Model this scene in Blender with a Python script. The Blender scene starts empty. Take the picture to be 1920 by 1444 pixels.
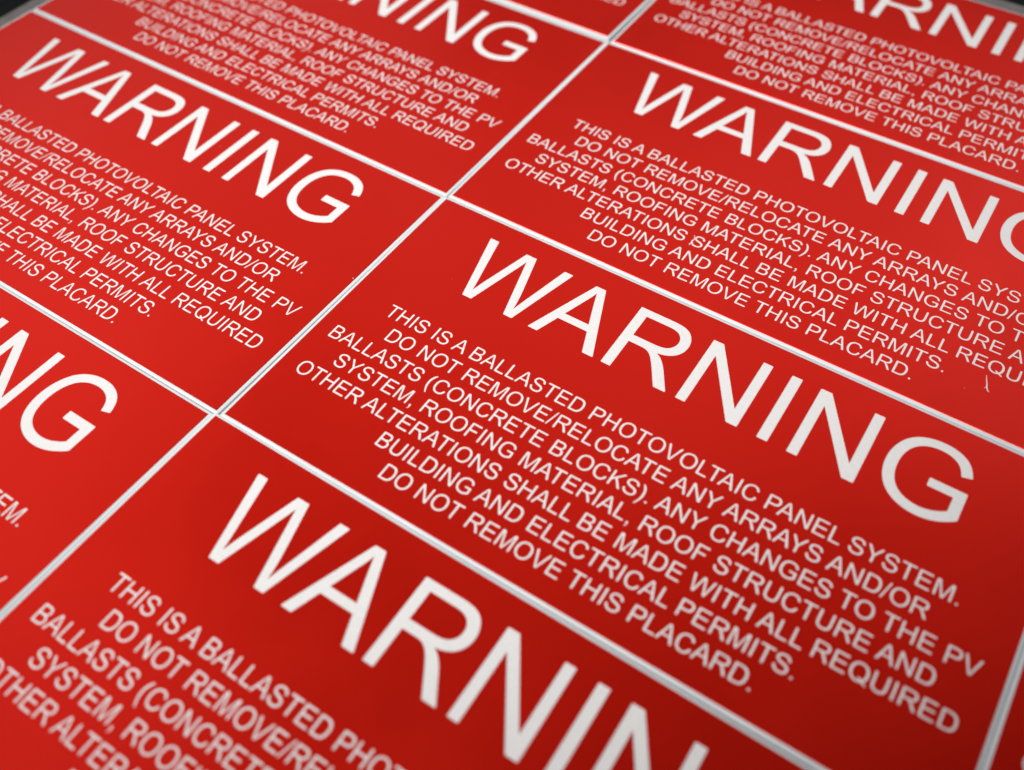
import bpy, bmesh, math, random
from mathutils import Matrix, Vector
from mathutils.geometry import delaunay_2d_cdt

random.seed(4)
U = 0.1016 / 12500.0          # one layout unit in metres (a placard is about 4 inches wide)
OX, OY = -2364.0, 1298.0      # puts the world origin under the middle of the picture
THICK = 120.0                 # placard thickness (about 1 mm), layout units
TOP = THICK * U

S = bpy.context.scene
COL = S.collection

# ------------------------------------------------------------------ camera
RW = ((0.8400776, 0.5424458, 0.0047081), (0.428501, -0.6582409, -0.6189555), (-0.3326507, 0.5219881, -0.785412))
CAMPOS = (8010.9, -10155.7, 13328.8)
cd = bpy.data.cameras.new("camera")
cam = bpy.data.objects.new("camera", cd)
COL.objects.link(cam)
S.camera = cam
cd.lens = 34.57
cd.sensor_width = 36.0
cd.clip_start = 0.005
cd.clip_end = 20.0
right, up, back = Vector(RW[0]), -Vector(RW[1]), -Vector(RW[2])
M = Matrix((right, up, back)).transposed().to_4x4()
M.translation = Vector(((CAMPOS[0] + OX) * U, (CAMPOS[1] + OY) * U, CAMPOS[2] * U + TOP))
cam.matrix_world = M
cd.dof.use_dof = True
cd.dof.focus_distance = 0.1465
cd.dof.aperture_fstop = 13.8
cd.dof.aperture_blades = 0

# ------------------------------------------------------------------ light
w = bpy.data.worlds.new("World")
S.world = w
w.use_nodes = True
w.node_tree.nodes["Background"].inputs[0].default_value = (0.80, 0.90, 1.0, 1)
w.node_tree.nodes["Background"].inputs[1].default_value = 0.03


def aim(o, loc, to):
    o.location = loc
    o.rotation_euler = (Vector(to) - Vector(loc)).to_track_quat('-Z', 'Y').to_euler()


def area(name, loc, to, size, sy, power, colour):
    l = bpy.data.lights.new(name, 'AREA')
    l.shape = 'RECTANGLE'
    l.size, l.size_y = size, sy
    l.energy = power
    l.color = colour
    o = bpy.data.objects.new(name, l)
    COL.objects.link(o)
    aim(o, loc, to)
    return o


def spot(name, loc, to, angle, blend, radius, power, colour):
    l = bpy.data.lights.new(name, 'SPOT')
    l.spot_size = math.radians(angle)
    l.spot_blend = blend
    l.shadow_soft_size = radius
    l.energy = power
    l.color = colour
    o = bpy.data.objects.new(name, l)
    COL.objects.link(o)
    aim(o, loc, to)
    return o


def panel(name, d, dist, sx, sy, radiance, colour, to=(0, 0, 0)):
    """lamp panel in direction d from the placards, given by its surface radiance"""
    v = Vector(d).normalized() * dist
    return area(name, (v.x + to[0], v.y + to[1], v.z), to, sx, sy, radiance * math.pi * sx * sy, colour)


WARM, NEUTRAL, COOL = (1.0, 0.985, 0.96), (1.0, 0.985, 0.97), (0.90, 0.95, 1.0)
# two added spots; their soft cones fade out to darken the near right corner
spot("falloff_spot", (-0.30, -0.50, 0.70), (-0.042, 0.045, 0.0), 20, 1.0, 0.03, 24.5, WARM)
spot("falloff_spot", (0.10, -0.70, 0.60), (-0.03, 0.055, 0.0), 15.5, 1.0, 0.03, 19.5, WARM)
# added fill panels on the far and left sides, fitted to brighten the red faces
panel("room_fill", (0.26, 0.79, 0.55), 1.0, 0.5, 0.5, 0.90, NEUTRAL)
panel("room_fill", (-0.16, 0.70, 0.68), 1.0, 0.5, 0.5, 0.38, NEUTRAL)
panel("room_fill", (-0.68, 0.49, 0.55), 1.0, 0.5, 0.5, 0.70, NEUTRAL)
panel("room_fill", (-0.84, 0.00, 0.55), 1.0, 0.5, 0.5, 0.45, COOL)
# added close fill panels, tuned to even out the red faces
panel("near_fill", (-0.75, 0.10, 0.60), 0.4, 0.2, 0.2, 0.55, NEUTRAL)
panel("near_fill", (-0.30, 0.60, 0.70), 0.4, 0.2, 0.2, 0.50, NEUTRAL)
panel("sheen_fill", (-0.50, -0.10, 0.86), 0.8, 0.30, 0.24, 1.0, COOL)  # added panel; its reflection gives the milky sheen at the near left
area("low_fill", (0.02, 0.40, 0.32), (-0.03, 0.015, 0), 0.25, 0.16, 0.075, NEUTRAL)  # both low fills are added, on the far and left sides
area("low_fill", (-0.42, 0.02, 0.25), (-0.03, 0.015, 0), 0.20, 0.30, 0.035, NEUTRAL)
panel("side_light", (0.80, -0.30, 0.45), 0.9, 0.3, 0.3, 1.1, COOL)  # added cool fill for the white rims, from the near right

S.view_settings.view_transform = 'Standard'
S.view_settings.look = 'None'
S.view_settings.exposure = 0.0
S.view_settings.gamma = 1.0

# ------------------------------------------------------------------ materials


def mat(name, base, rough, spec=0.5):
    m = bpy.data.materials.new(name)
    m.use_nodes = True
    nt = m.node_tree
    b = nt.nodes["Principled BSDF"]
    b.inputs["Base Color"].default_value = (*base, 1)
    b.inputs["Roughness"].default_value = rough
    b.inputs["Specular IOR Level"].default_value = spec
    return m, nt, b


def node(nt, typ, **kw):
    n = nt.nodes.new(typ)
    for k, v in kw.items():
        if k in n.inputs:
            n.inputs[k].default_value = v
        else:
            setattr(n, k, v)
    return n


def ramp(nt, fac, stops):
    r = nt.nodes.new("ShaderNodeValToRGB")
    e = r.color_ramp.elements
    while len(e) < len(stops):
        e.new(0.5)
    for i, (p, c) in enumerate(stops):
        e[i].position = p
        e[i].color = (*c, 1) if len(c) == 3 else c
    nt.links.new(fac, r.inputs[0])
    return r.outputs[0]


# red cap plastic: faint mottling, fine dust and rubbed gloss
MR, nt, b = mat("red_cap_plastic", (0.60, 0.012, 0.007), 0.38, 0.08)
b.inputs["Metallic"].default_value = 0.6
b.inputs["Coat Weight"].default_value = 0.09
b.inputs["Coat Roughness"].default_value = 0.2
tc = node(nt, "ShaderNodeTexCoord")
n1 = node(nt, "ShaderNodeTexNoise", Scale=35.0, Detail=4.0)
n2 = node(nt, "ShaderNodeTexNoise", Scale=900.0, Detail=3.0)
n3 = node(nt, "ShaderNodeTexNoise", Scale=2600.0, Detail=2.0)
vo = node(nt, "ShaderNodeTexVoronoi", Scale=260.0)
for n in (n1, n2, n3, vo):
    nt.links.new(tc.outputs["Object"], n.inputs["Vector"])
c1 = ramp(nt, n1.outputs["Fac"], [(0.3, (0.69, 0.0120, 0.0040)), (0.7, (0.73, 0.0140, 0.0050))])
# sparse pale dust grains
dust = ramp(nt, vo.outputs["Distance"], [(0.0, (1, 1, 1)), (0.045, (0, 0, 0))])
sep = node(nt, "ShaderNodeSeparateColor")
nt.links.new(vo.outputs["Color"], sep.inputs[0])
pick = ramp(nt, sep.outputs[0], [(0.965, (0, 0, 0)), (0.975, (1, 1, 1))])
mul = node(nt, "ShaderNodeMath", operation='MULTIPLY')
nt.links.new(dust, mul.inputs[0])
nt.links.new(pick, mul.inputs[1])
mul2 = node(nt, "ShaderNodeMath", operation='MULTIPLY')
nt.links.new(mul.outputs[0], mul2.inputs[0])
mul2.inputs[1].default_value = 0.30
mx = node(nt, "ShaderNodeMix", data_type='RGBA')
nt.links.new(mul2.outputs[0], mx.inputs[0])
nt.links.new(c1, mx.inputs[6])
mx.inputs[7].default_value = (0.75, 0.45, 0.40, 1)
nt.links.new(mx.outputs[2], b.inputs["Base Color"])
rr = ramp(nt, n1.outputs["Fac"], [(0.25, (0.33,) * 3), (0.75, (0.45,) * 3)])
nt.links.new(rr, b.inputs["Roughness"])
bp = node(nt, "ShaderNodeBump", Strength=0.06, Distance=0.00003)
nt.links.new(n2.outputs["Fac"], bp.inputs["Height"])
nt.links.new(bp.outputs[0], b.inputs["Normal"])

# white core plastic seen on the sawn and bevelled rim
MW, nt, b = mat("white_core_plastic", (0.80, 0.82, 0.83), 0.75, 0.15)
tc = node(nt, "ShaderNodeTexCoord")
mp = node(nt, "ShaderNodeMapping")
mp.inputs["Scale"].default_value = (60, 60, 1400)
nn = node(nt, "ShaderNodeTexNoise", Scale=3.0, Detail=4.0)
nt.links.new(tc.outputs["Object"], mp.inputs[0])
nt.links.new(mp.outputs[0], nn.inputs["Vector"])
nt.links.new(ramp(nt, nn.outputs["Fac"], [(0.3, (0.70, 0.735, 0.75)), (0.65, (0.79, 0.815, 0.825))]), b.inputs["Base Color"])
bp = node(nt, "ShaderNodeBump", Strength=0.25, Distance=0.00003)
nt.links.new(nn.outputs["Fac"], bp.inputs["Height"])
nt.links.new(bp.outputs[0], b.inputs["Normal"])

# engraved letter floors: milled white
ML, nt, b = mat("engraved_white_plastic", (0.80, 0.79, 0.775), 0.55, 0.3)
tc = node(nt, "ShaderNodeTexCoord")
nn = node(nt, "ShaderNodeTexNoise", Scale=1500.0, Detail=3.0)
nt.links.new(tc.outputs["Object"], nn.inputs["Vector"])
nt.links.new(ramp(nt, nn.outputs["Fac"], [(0.3, (0.84, 0.815, 0.80)), (0.7, (0.885, 0.86, 0.85))]), b.inputs["Base Color"])
bp = node(nt, "ShaderNodeBump", Strength=0.2, Distance=0.00002)
nt.links.new(nn.outputs["Fac"], bp.inputs["Height"])
nt.links.new(bp.outputs[0], b.inputs["Normal"])

MT, nt, b = mat("dark_table_surface", (0.012, 0.014, 0.016), 0.7, 0.08)
tc = node(nt, "ShaderNodeTexCoord")
nn = node(nt, "ShaderNodeTexNoise", Scale=120.0, Detail=6.0)
nt.links.new(tc.outputs["Object"], nn.inputs["Vector"])
nt.links.new(ramp(nt, nn.outputs["Fac"], [(0.3, (0.0035, 0.0045, 0.005)), (0.7, (0.008, 0.009, 0.010))]), b.inputs["Base Color"])

MS, nt, b = mat("shaving_plastic", (0.92, 0.88, 0.86), 0.45, 0.4)
MP, nt, b = mat("pale_scuff", (0.70, 0.10, 0.08), 0.6, 0.3)

# ------------------------------------------------------------------ lettering outlines
# quadratic outlines on a 2048 grid, capitals 1466 high; "*" marks a control point
G = {
'A': (1366, ["-3,0 560,1466 769,1466 1369,0 1148,0 977,444 364,444 203,0", "420,602 917,602 764,1008 *700,1181 660,1312 *634,1190 581,1056"]),
'B': (1366, ["150,0 150,1466 700,1466 *868,1466 *1071,1377 *1186,1192 1186,1091 *1186,997 *1084,831 981,780 *1114,741 *1257,553 1257,425 *1257,322 *1170,145 *1042,49 *849,0 709,0",
             "344,850 661,850 *790,850 846,867 *920,889 *995,991 995,1068 *995,1141 *925,1252 *795,1293 637,1293 344,1293",
             "344,173 709,173 *803,173 841,180 *908,192 *998,248 *1056,355 1056,425 *1056,507 *972,628 *823,677 683,677 344,677"]),
'C': (1479, ["1204,514 1398,465 *1337,226 *1020,-25 791,-25 *554,-25 *257,168 *102,534 102,744 *102,973 *277,1314 *600,1491 794,1491 *1014,1491 *1314,1267 1373,1064 1182,1019 *1131,1179 *937,1325 790,1325 *621,1325 *394,1163 *302,890 302,745 *302,558 *411,279 *641,141 775,141 *938,141 *1164,329"]),
'D': (1479, ["158,0 158,1466 663,1466 *834,1466 924,1445 *1050,1416 1139,1340 *1255,1242 *1370,937 1370,741 *1370,574 *1292,316 *1170,147 *1025,50 *820,0 687,0",
             "352,173 665,173 *810,173 *962,227 1009,272 *1075,338 *1170,561 1170,744 *1170,960 *1028,1192 926,1231 *852,1293 660,1293 352,1293"]),
'E': (1366, ["162,0 162,1466 1222,1466 1222,1293 356,1293 356,844 1167,844 1167,672 356,672 356,173 1256,173 1256,0"]),
'F': (1251, ["168,0 168,1466 1157,1466 1157,1293 362,1293 362,839 1050,839 1050,666 362,666 362,0"]),
'G': (1593, ["844,575 844,747 1465,748 1465,204 *1322,90 *1018,-25 858,-25 *642,-25 *289,160 *109,510 109,726 *109,940 *288,1311 *624,1491 843,1491 *1002,1491 *1259,1388 *1405,1204 1443,1056 1268,1008 *1235,1120 *1137,1248 *955,1325 844,1325 *711,1325 *517,1244 *398,1112 365,1033 *309,897 309,738 *309,542 *444,278 *702,150 847,150 *973,150 *1213,247 1275,302 1275,575"]),
'H': (1479, ["164,0 164,1466 358,1466 358,864 1120,864 1120,1466 1314,1466 1314,0 1120,0 1120,691 358,691 358,0"]),
'I': (569, ["191,0 191,1466 385,1466 385,0"]),
'K': (1366, ["150,0 150,1466 344,1466 344,739 1072,1466 1335,1466 720,872 1362,0 1106,0 584,742 344,508 344,0"]),
'L': (1139, ["150,0 150,1466 344,1466 344,173 1066,173 1066,0"]),
'M': (1706, ["152,0 152,1466 444,1466 791,428 861,211 939,446 1290,1466 1551,1466 1551,0 1364,0 1364,1227 938,0 763,0 339,1248 339,0"]),
'N': (1479, ["156,0 156,1466 355,1466 1125,315 1125,1466 1311,1466 1311,0 1112,0 342,1152 342,0"]),
'O': (1593, ["99,714 *99,1079 *491,1492 801,1492 *1004,1492 *1330,1298 *1501,951 1501,731 *1501,508 *1321,156 *991,-25 800,-25 *593,-25 *267,175 *99,521",
             "299,711 *299,446 *584,141 799,141 *1018,141 *1301,449 1301,732 *1301,911 *1180,1178 *947,1325 802,1325 *596,1325 *299,1042"]),
'P': (1366, ["158,0 158,1466 711,1466 *857,1466 934,1452 *1042,1434 *1188,1333 *1277,1151 1277,1042 *1277,855 *1039,596 728,596 352,596 352,0",
             "352,769 731,769 *919,769 *1077,909 1077,1036 *1077,1128 *984,1259 908,1280 *859,1293 727,1293 352,1293"]),
'Q': (1593, ["1269,157 *1404,64 1518,21 1461,-114 *1303,-57 1146,66 *983,-25 786,-25 *587,-25 *263,167 *88,515 88,733 *88,950 *264,1306 *589,1492 790,1492 *993,1492 *1319,1299 *1490,952 1490,734 *1490,553 *1380,264",
             "832,411 *1000,364 1109,271 *1280,427 1280,734 *1280,909 *1161,1178 *933,1326 790,1326 *576,1326 *288,1035 288,733 *288,440 *575,141 790,141 *890,141 967,176 *884,230 792,253"]),
'R': (1479, ["161,0 161,1466 811,1466 *1007,1466 *1211,1387 *1333,1187 1333,1066 *1333,910 *1131,696 920,667 *997,630 1037,594 *1122,516 1198,399 1453,0 1209,0 1015,305 *930,437 *820,577 *733,633 688,644 *655,651 580,651 355,651 355,0",
             "355,819 772,819 *905,819 *1055,874 *1133,995 1133,1066 *1133,1170 *982,1304 819,1304 355,1304"]),
'S': (1366, ["92,471 275,487 *288,377 *383,236 *583,149 708,149 *819,149 *989,215 *1072,330 1072,398 *1072,467 *992,570 900,605 *841,628 *437,725 356,768 *251,823 *148,986 148,1087 *148,1198 *274,1391 *516,1491 664,1491 *827,1491 *1076,1386 *1210,1182 1215,1053 1029,1039 *1014,1178 *841,1320 672,1320 *496,1320 *335,1191 335,1100 *335,1021 392,970 *448,919 *921,812 1009,772 *1137,713 *1259,532 1259,414 *1259,297 *1125,90 *874,-25 717,-25 *518,-25 *249,91 *96,324"]),
'T': (1251, ["531,0 531,1293 48,1293 48,1466 1210,1466 1210,1293 725,1293 725,0"]),
'U': (1479, ["1120,1466 1314,1466 1314,619 *1314,398 *1214,138 *953,-25 741,-25 *535,-25 *273,117 *161,386 161,619 161,1466 355,1466 355,620 *355,429 *426,248 *599,150 724,150 *938,150 *1120,344 1120,620"]),
'V': (1366, ["577,0 9,1466 219,1466 600,401 *646,273 677,161 *711,281 756,401 1152,1466 1350,1466 776,0"]),
'W': (1933, ["414,0 25,1466 224,1466 447,505 *483,354 509,205 *565,440 579,488 858,1466 1092,1466 1302,724 *1381,448 1416,205 *1444,344 1489,524 1719,1466 1914,1466 1512,0 1325,0 1016,1117 *977,1257 970,1289 *947,1188 927,1117 616,0"]),
'Y': (1366, ["571,0 571,621 6,1466 242,1466 531,1024 *611,900 680,776 *746,891 840,1035 1124,1466 1350,1466 765,621 765,0"]),
'(': (682, ["479,-431 *318,-228 *95,316 95,607 *95,864 178,1099 *275,1372 479,1491 608,1491 *477,1265 434,1186 *370,1050 336,939 *286,771 286,607 *286,88 608,-431"]),
')': (682, ["203,-431 74,-431 *396,88 396,607 *396,771 346,939 *312,1050 248,1186 *205,1265 74,1491 203,1491 *407,1372 504,1099 *587,864 587,607 *587,316 *364,-228"]),
'.': (569, ["182,0 182,205 387,205 387,0"]),
',': (569, ["182,0 182,205 387,205 387,0 *387,-113 *307,-252 220,-290 170,-213 *227,-188 *281,-91 284,0"]),
'/': (569, ["0,-25 425,1491 569,1491 145,-25"]),
' ': (569, []),
}
KERN = {'AT': -152, 'AV': -152, 'AY': -152, 'AW': -76, 'FA': -113, 'LT': -152, 'LV': -152, 'LW': -152, 'LY': -152,
        'PA': -152, 'P ': -37, 'RT': -37, 'RV': -37, 'RW': -37, 'RY': -37, 'TA': -152, 'TO': -37, 'VA': -152,
        'WA': -76, 'YA': -152, ' A': -113, 'A ': -113, ' T': -37, ' Y': -37, 'L ': -76, 'Y ': -37}


def flatten(src, seg):
    """outline text -> list of (x, y, is_corner)"""
    pts = []
    for tok in src.split():
        off = tok[0] == '*'
        x, y = tok.lstrip('*').split(',')
        pts.append((float(x), float(y), off))
    full = []
    n = len(pts)
    for i, p in enumerate(pts):
        full.append(p)
        q = pts[(i + 1) % n]
        if p[2] and q[2]:
            full.append(((p[0] + q[0]) / 2, (p[1] + q[1]) / 2, False))
    out = []
    n = len(full)
    for i in range(n):
        p = full[i]
        if p[2]:
            a, c = full[i - 1], full[(i + 1) % n]
            for k in range(1, seg):
                t = k / seg
                out.append(((1 - t) ** 2 * a[0] + 2 * t * (1 - t) * p[0] + t * t * c[0],
                            (1 - t) ** 2 * a[1] + 2 * t * (1 - t) * p[1] + t * t * c[1]))
        else:
            out.append((p[0], p[1]))
    return out


def signed_area(p):
    return 0.5 * sum(p[i - 1][0] * p[i][1] - p[i][0] * p[i - 1][1] for i in range(len(p)))


def offset(p, d):
    """push a clockwise outline outwards by d"""
    n = len(p)
    out = []
    for i in range(n):
        a, b, c = Vector(p[i - 1]), Vector(p[i]), Vector(p[(i + 1) % n])
        u, v = (b - a).normalized(), (c - b).normalized()
        nu, nv = Vector((-u.y, u.x)), Vector((-v.y, v.x))
        m = nu + nv
        k = max(m.dot(m) / 2, 0.25)
        out.append((b.x + m.x * d / k, b.y + m.y * d / k))
    return out


def round_corners(p, r, steps):
    """round the outward corners of a clockwise outline, as a round cutter leaves them"""
    n = len(p)
    out = []
    for i in range(n):
        a, b, c = Vector(p[i - 1]), Vector(p[i]), Vector(p[(i + 1) % n])
        u, v = b - a, c - b
        lu, lv = u.length, v.length
        if lu < 1e-6 or lv < 1e-6:
            continue
        u, v = u / lu, v / lv
        cr = u.x * v.y - u.y * v.x
        turn = math.atan2(cr, u.dot(v))
        if turn < -math.radians(25):
            tl = min(r * math.tan(-turn / 2), lu * 0.49, lv * 0.49)
            s, e = b - u * tl, b + v * tl
            for k in range(steps + 1):
                t = k / steps
                # circular-ish arc through a rational quadratic
                wgt = math.cos(-turn / 2)
                d = (1 - t) ** 2 + 2 * t * (1 - t) * wgt + t * t
                q = (s * (1 - t) ** 2 + b * (2 * t * (1 - t) * wgt) + e * (t * t)) / d
                out.append((q.x, q.y))
        else:
            out.append((b.x, b.y))
    return out


def text_contours(text, sx, sy, x0, y0, seg, rad, steps, centre=True, bold=0.0):
    adv = []
    x = 0.0
    for i, ch in enumerate(text):
        adv.append(x)
        x += G[ch][0] + KERN.get(text[i:i + 2], 0)
    shift = -x / 2 if centre else 0.0
    res = []
    for ch, ax in zip(text, adv):
        cs = []
        for k, src in enumerate(G[ch][1]):
            p = flatten(src, seg)
            a = signed_area(p)
            if (k == 0 and a > 0) or (k > 0 and a < 0):
                p.reverse()          # outer clockwise, counters anticlockwise
            if bold:
                p = offset(p, bold)
            p = round_corners(p, rad, steps)
            cs.append([(x0 + (qx + ax + shift) * sx, y0 + qy * sy) for qx, qy in p])
        if cs:
            res.append((ch, cs))
    return res


# layout of one placard, in layout units (origin at the heading's baseline start)
RX0, RX1, RY0, RY1 = -1358.0, 11017.0, -4449.0, 2018.0
HEAD = "WARNING"
LINES = ["THIS IS A BALLASTED PHOTOVOLTAIC PANEL SYSTEM.",
         "DO NOT REMOVE/RELOCATE ANY ARRAYS AND/OR",
         "BALLASTS (CONCRETE BLOCKS). ANY CHANGES TO THE PV",
         "SYSTEM, ROOFING MATERIAL, ROOF STRUCTURE AND",
         "OTHER ALTERATIONS SHALL BE MADE WITH ALL REQUIRED",
         "BUILDING AND ELECTRICAL PERMITS.",
         "DO NOT REMOVE THIS PLACARD."]
head = text_contours(HEAD, 0.995, 1.06, 8.0, 0.0, 8, 17.0, 3, centre=False)
lines = [text_contours(l, 0.1963, 0.2105, 4812.0, -1201.8 - 474.9 * i, 4, 86.0, 3, bold=3.0) for i, l in enumerate(LINES)]


def cdt(contours, rect=None):
    """triangulate; returns verts and triangles with their fill winding"""
    vs, fs, sg = [], [], []
    if rect:
        fs.append(list(range(4)))
        sg.append(0)
        vs += rect
    for p in contours:
        a = signed_area(p)
        idx = list(range(len(vs), len(vs) + len(p)))
        vs += p
        sg.append(1 if a < 0 else -1)
        fs.append(idx if a > 0 else idx[::-1])
    o = delaunay_2d_cdt([Vector(v) for v in vs], [], fs, 1, 1e-4)
    tris = []
    for f, org in zip(o[2], o[5]):
        if not org:
            continue
        wnd = sum(sg[k] for k in org)
        ring = list(f)
        a = sum(o[0][ring[i - 1]].x * o[0][ring[i]].y - o[0][ring[i]].x * o[0][ring[i - 1]].y for i in range(len(ring)))
        if a < 0:
            ring.reverse()
        tris.append((ring, wnd))
    return o[0], tris


def mesh_from(name, verts, faces, material, smooth=False):
    me = bpy.data.meshes.new(name)
    me.from_pydata([(x * U, y * U, z * U) for x, y, z in verts], [], faces)
    me.materials.append(material)
    me.validate()
    me.update()
    return me


def link(name, me, parent=None, **props):
    o = bpy.data.objects.new(name, me)
    COL.objects.link(o)
    if parent is not None:
        o.parent = parent
    for k, v in props.items():
        o[k] = v
    return o


ZL = -6.0      # depth of the engraved floors
ZC = -8.0      # underside of the red cap
B = 62.0       # width of the engraved white border round the rim

# red cap: the sheet with every letter cut through it, with the cut walls
allc = [c for ch, cs in head for c in cs] + [c for ln in lines for ch, cs in ln for c in cs]
rect = [(RX0, RY0), (RX1, RY0), (RX1, RY1), (RX0, RY1)]
vs, tris = cdt(allc, rect)
used = {}
verts, faces = [], []
for ring, wnd in tris:
    if wnd > 0:
        continue
    f = []
    for i in ring:
        if i not in used:
            used[i] = len(verts)
            verts.append((vs[i].x, vs[i].y, 0.0))
        f.append(used[i])
    faces.append(f)
cnt = {}
for f in faces:
    for i in range(len(f)):
        e = (f[i - 1], f[i])
        cnt[e] = True
low = {}
for (a, c) in list(cnt):
    if (c, a) in cnt:
        continue
    va, vc = verts[a], verts[c]
    on_rim = all(min(abs(v[0] - RX0), abs(v[0] - RX1), abs(v[1] - RY0), abs(v[1] - RY1)) < 0.01 for v in (va, vc))
    for i in (a, c):
        if i not in low:
            x, y, _ = verts[i]
            low[i] = len(verts)
            if on_rim:
                x = RX0 - 7 if abs(x - RX0) < .01 else RX1 + 7 if abs(x - RX1) < .01 else x
                y = RY0 - 7 if abs(y - RY0) < .01 else RY1 + 7 if abs(y - RY1) < .01 else y
                verts.append((x, y, -7.0))
            else:
                verts.append((x, y, ZC))
    faces.append([c, a, low[a], low[c]])
me_cap = mesh_from("red_cap", verts, faces, MR)

# white core: flat under the cap, bevelled rim, sawn sides
rings = [(8, ZC), (B * 0.7, -13), (B - 4, -19), (B, -27), (B, -THICK)]
verts, faces = [], []
for e, z in rings:
    ex = e if e < 10 else e + 4      # a touch wider at the two short ends
    verts += [(RX0 - ex, RY0 - e, z), (RX1 + ex, RY0 - e, z), (RX1 + ex, RY1 + e, z), (RX0 - ex, RY1 + e, z)]
faces.append([0, 1, 2, 3])
for k in range(len(rings) - 1):
    for i in range(4):
        j = (i + 1) % 4
        faces.append([4 * k + i, 4 * k + 4 + i, 4 * k + 4 + j, 4 * k + j])
faces.append([4 * (len(rings) - 1) + i for i in (3, 2, 1, 0)])
me_core = mesh_from("white_core", verts, faces, MW)


def floor_mesh(name, contours):
    v, t = cdt(contours)
    return mesh_from(name, [(p.x, p.y, ZL) for p in v], [r for r, wnd in t if wnd > 0], ML)


me_head = [floor_mesh("heading_letter", cs) for ch, cs in head]
me_lines = [floor_mesh("text_line", [c for ch, cs in ln for c in cs]) for ln in lines]


# ------------------------------------------------------------------ the placards
def build_placard():
    root = link("placard", None)
    link("white_core", me_core, root)
    link("red_cap", me_cap, root)
    for m in me_head:
        link("heading_letter", m, root)
    for m in me_lines:
        link("text_line", m, root)
    return root


def copy_thing(root):
    r = root.copy()
    COL.objects.link(r)
    for ch in list(root.children):
        c = ch.copy()
        COL.objects.link(c)
        c.parent = r
    return r


POSES = [
    (0.0, 0.0, 0.0, "red placard in the middle with its whole WARNING heading and all seven lines in view"),
    (37.0, 6627.0, -0.0001, "red placard carrying the white plastic shaving, directly above the fully visible middle placard"),
    (-12516.0, 52.0, -0.0066, "red placard left of the middle one, with its whole WARNING heading near the left edge"),
    (-110.0, -6592.0, -0.0044, "nearest blurred red placard at the bottom, heading cut off by the lower frame after WARNIN"),
    (-12623.0, -6538.0, -0.0082, "red placard at the lower left corner showing only NG and the end of SYSTEM"),
    (-12463.0, 6679.0, -0.0061, "red placard at the upper left whose seven blurred lines show under a cropped NING"),
    (72.0, 13246.0, 0.0047, "farthest red placard at the upper right corner, its top edge bordering the dark table"),
    (-12480.0, 13404.0, -0.0054, "red placard cut by the top frame, only a strip with the end of REQUIRED showing"),
    (12522.0, 20.0, 0.0, "shadowed red placard at the lower right edge, only a blank sliver of it in view"),
]
proto = build_placard()
placards = []
for i, (x, y, a, label) in enumerate(POSES):
    r = proto if i == 0 else copy_thing(proto)
    r.location = ((x + OX) * U, (y + OY) * U, TOP + (0.0 if i == 0 else random.uniform(-3, 1) * U))
    r.rotation_euler = (0, 0, a)
    r["label"] = label
    r["category"] = "placard"
    r["group"] = "red warning placards laid out in a grid"
    placards.append(r)

# ------------------------------------------------------------------ table
bm = bmesh.new()
bmesh.ops.create_grid(bm, x_segments=2, y_segments=2, size=0.9)
me = bpy.data.meshes.new("table_surface")
bm.to_mesh(me)
bm.free()
me.materials.append(MT)
t = link("table_surface", me)
t.location = (-0.05, 0.1, -24 * U)
t["kind"] = "structure"

# grey liner sheet under all the placards; it shows as a narrow rim beyond the far and left edges
MG, nt, b = mat("grey_liner", (0.27, 0.255, 0.25), 0.7, 0.2)
tc = node(nt, "ShaderNodeTexCoord")
nn = node(nt, "ShaderNodeTexNoise", Scale=300.0, Detail=4.0)
nt.links.new(tc.outputs["Object"], nn.inputs["Vector"])
nt.links.new(ramp(nt, nn.outputs["Fac"], [(0.3, (0.16, 0.145, 0.14)), (0.7, (0.21, 0.195, 0.185))]), b.inputs["Base Color"])
lx0, lx1, ly0, ly1 = -14470.0 + OX, 24600.0 + OX, -11600.0 + OY, 15925.0 + OY
ring = [(lx0 - 30, ly0), (lx1, ly0), (lx1, ly1 + 60), (lx0 + 90, ly1)]
me = mesh_from("liner_sheet", [(x, y, -22.0) for x, y in ring] + [(x, y, -1.5) for x, y in ring],
               [[3, 2, 1, 0], [4, 5, 6, 7]] + [[i, (i + 1) % 4, 4 + (i + 1) % 4, 4 + i] for i in range(4)], MG)
ls = link("liner_sheet", me)
ls["label"] = "grey liner sheet lying under all the red placards, showing as a narrow blurred rim"
ls["category"] = "liner sheet"

# ------------------------------------------------------------------ small things on the placards


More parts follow.
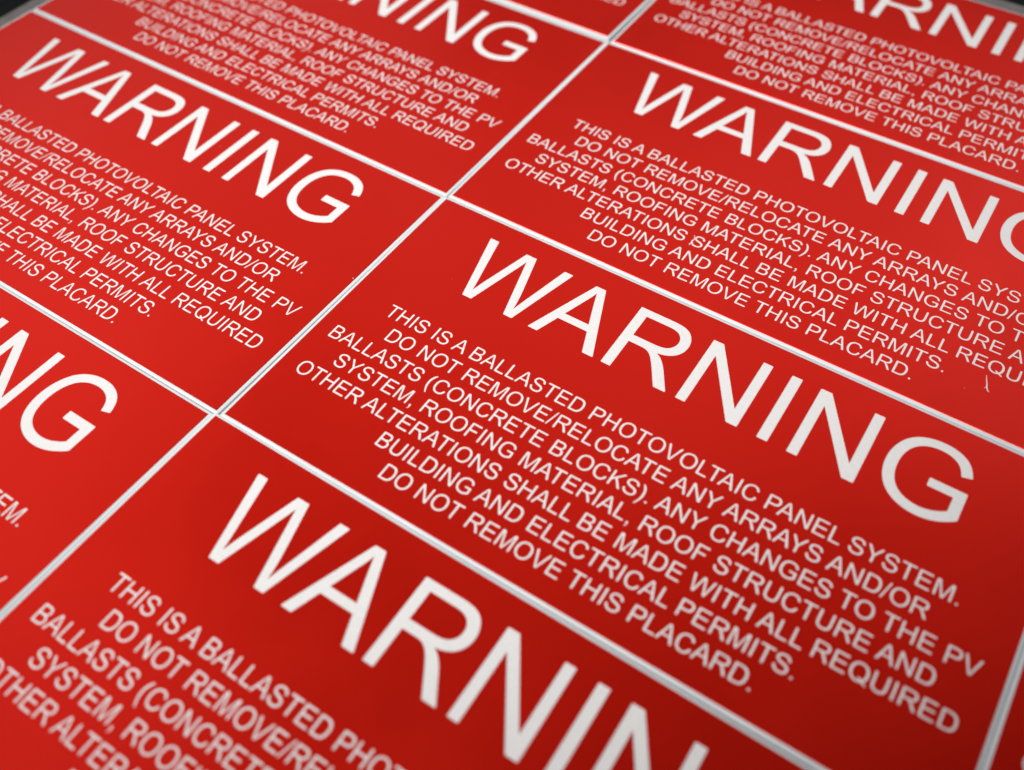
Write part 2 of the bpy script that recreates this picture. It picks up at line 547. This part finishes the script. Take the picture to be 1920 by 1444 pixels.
def ribbon(name, pts, widths, thick, material, z0=0.0):
    """a small curled sliver: pts (x, y, z) in layout units"""
    verts, faces = [], []
    n = len(pts)
    for i, (x, y, z) in enumerate(pts):
        a = Vector(pts[max(i - 1, 0)][:2])
        c = Vector(pts[min(i + 1, n - 1)][:2])
        d = (c - a).normalized()
        nx, ny = -d.y, d.x
        w_ = widths[i] / 2
        verts += [(x + nx * w_, y + ny * w_, z0 + z), (x - nx * w_, y - ny * w_, z0 + z + thick * 0.3),
                  (x - nx * w_ * .7, y - ny * w_ * .7, z0 + z + thick), (x + nx * w_ * .7, y + ny * w_ * .7, z0 + z + thick * 0.8)]
        if i:
            o = 4 * (i - 1)
            for k in range(4):
                j = (k + 1) % 4
                faces.append([o + k, o + j, o + 4 + j, o + 4 + k])
    faces.append([3, 2, 1, 0])
    faces.append([4 * n - 4, 4 * n - 3, 4 * n - 2, 4 * n - 1])
    me = mesh_from(name, verts, faces, material)
    bm = bmesh.new()
    bm.from_mesh(me)
    bmesh.ops.recalc_face_normals(bm, faces=bm.faces)
    bm.to_mesh(me)
    bm.free()
    return me


def P(x, y):
    return (x + OX, y + OY)


sh = ribbon("plastic_shaving", [(*P(9186, 3392), 4), (*P(9212, 3300), 10), (*P(9244, 3200), 14), (*P(9268, 3120), 8), (*P(9296, 3066), 5), (*P(9326, 3036), 12)],
            [9, 17, 22, 26, 21, 11], 10, MS, z0=THICK)
o = link("plastic_shaving", sh)
o["label"] = "thin curled white plastic shaving lying below the word REQUIRED"
o["category"] = "shaving"
fork = ribbon("barb", [(*P(9262, 3140), 10), (*P(9244, 3108), 8), (*P(9234, 3090), 5)], [10, 10, 5], 6, MS, z0=THICK)
link("barb", fork, o)
sh = ribbon("plastic_burr", [(*P(3340, 3800), 1), (*P(3372, 3742), 10), (*P(3392, 3680), 12), (*P(3372, 3628), 9), (*P(3392, 3570), 6), (*P(3372, 3528), 8), (*P(3374, 3492), 4)],
            [10, 16, 20, 28, 40, 24, 10], 9, MS, z0=THICK)
o = link("plastic_burr", sh)
o["label"] = "tiny white plastic burr stuck across the S of SHALL"
o["category"] = "burr"


def grain(x, y, r, seed, label, material=MS):
    rnd = random.Random(seed)
    bm = bmesh.new()
    bmesh.ops.create_icosphere(bm, subdivisions=2, radius=r * U)
    for v in bm.verts:
        v.co *= rnd.uniform(0.75, 1.15)
        v.co.z *= 0.45
    me = bpy.data.meshes.new("dust_grain")
    bm.to_mesh(me)
    bm.free()
    me.materials.append(material)
    o = link("dust_grain", me)
    o.location = ((x + OX) * U, (y + OY) * U, TOP + r * 0.2 * U)
    o["label"] = label
    o["category"] = "dust grain"
    o["group"] = "dust grains on the placards"


grain(8947, 2903, 15, 1, "pinkish dust grain between the full stop of PERMITS and the white shaving", MP)
grain(-8892, -1657, 14, 2, "pale dust grain inside the big G at the lower left")
grain(-6344, 743, 16, 3, "pale dust grain below the I of the left WARNING heading", MP)
grain(-1534, -781, 11, 4, "tiny pale dust grain beside the central white seam, left of it")
grain(40, 229, 9, 5, "tiny reddish dust grain left of the W of the middle heading", MP)
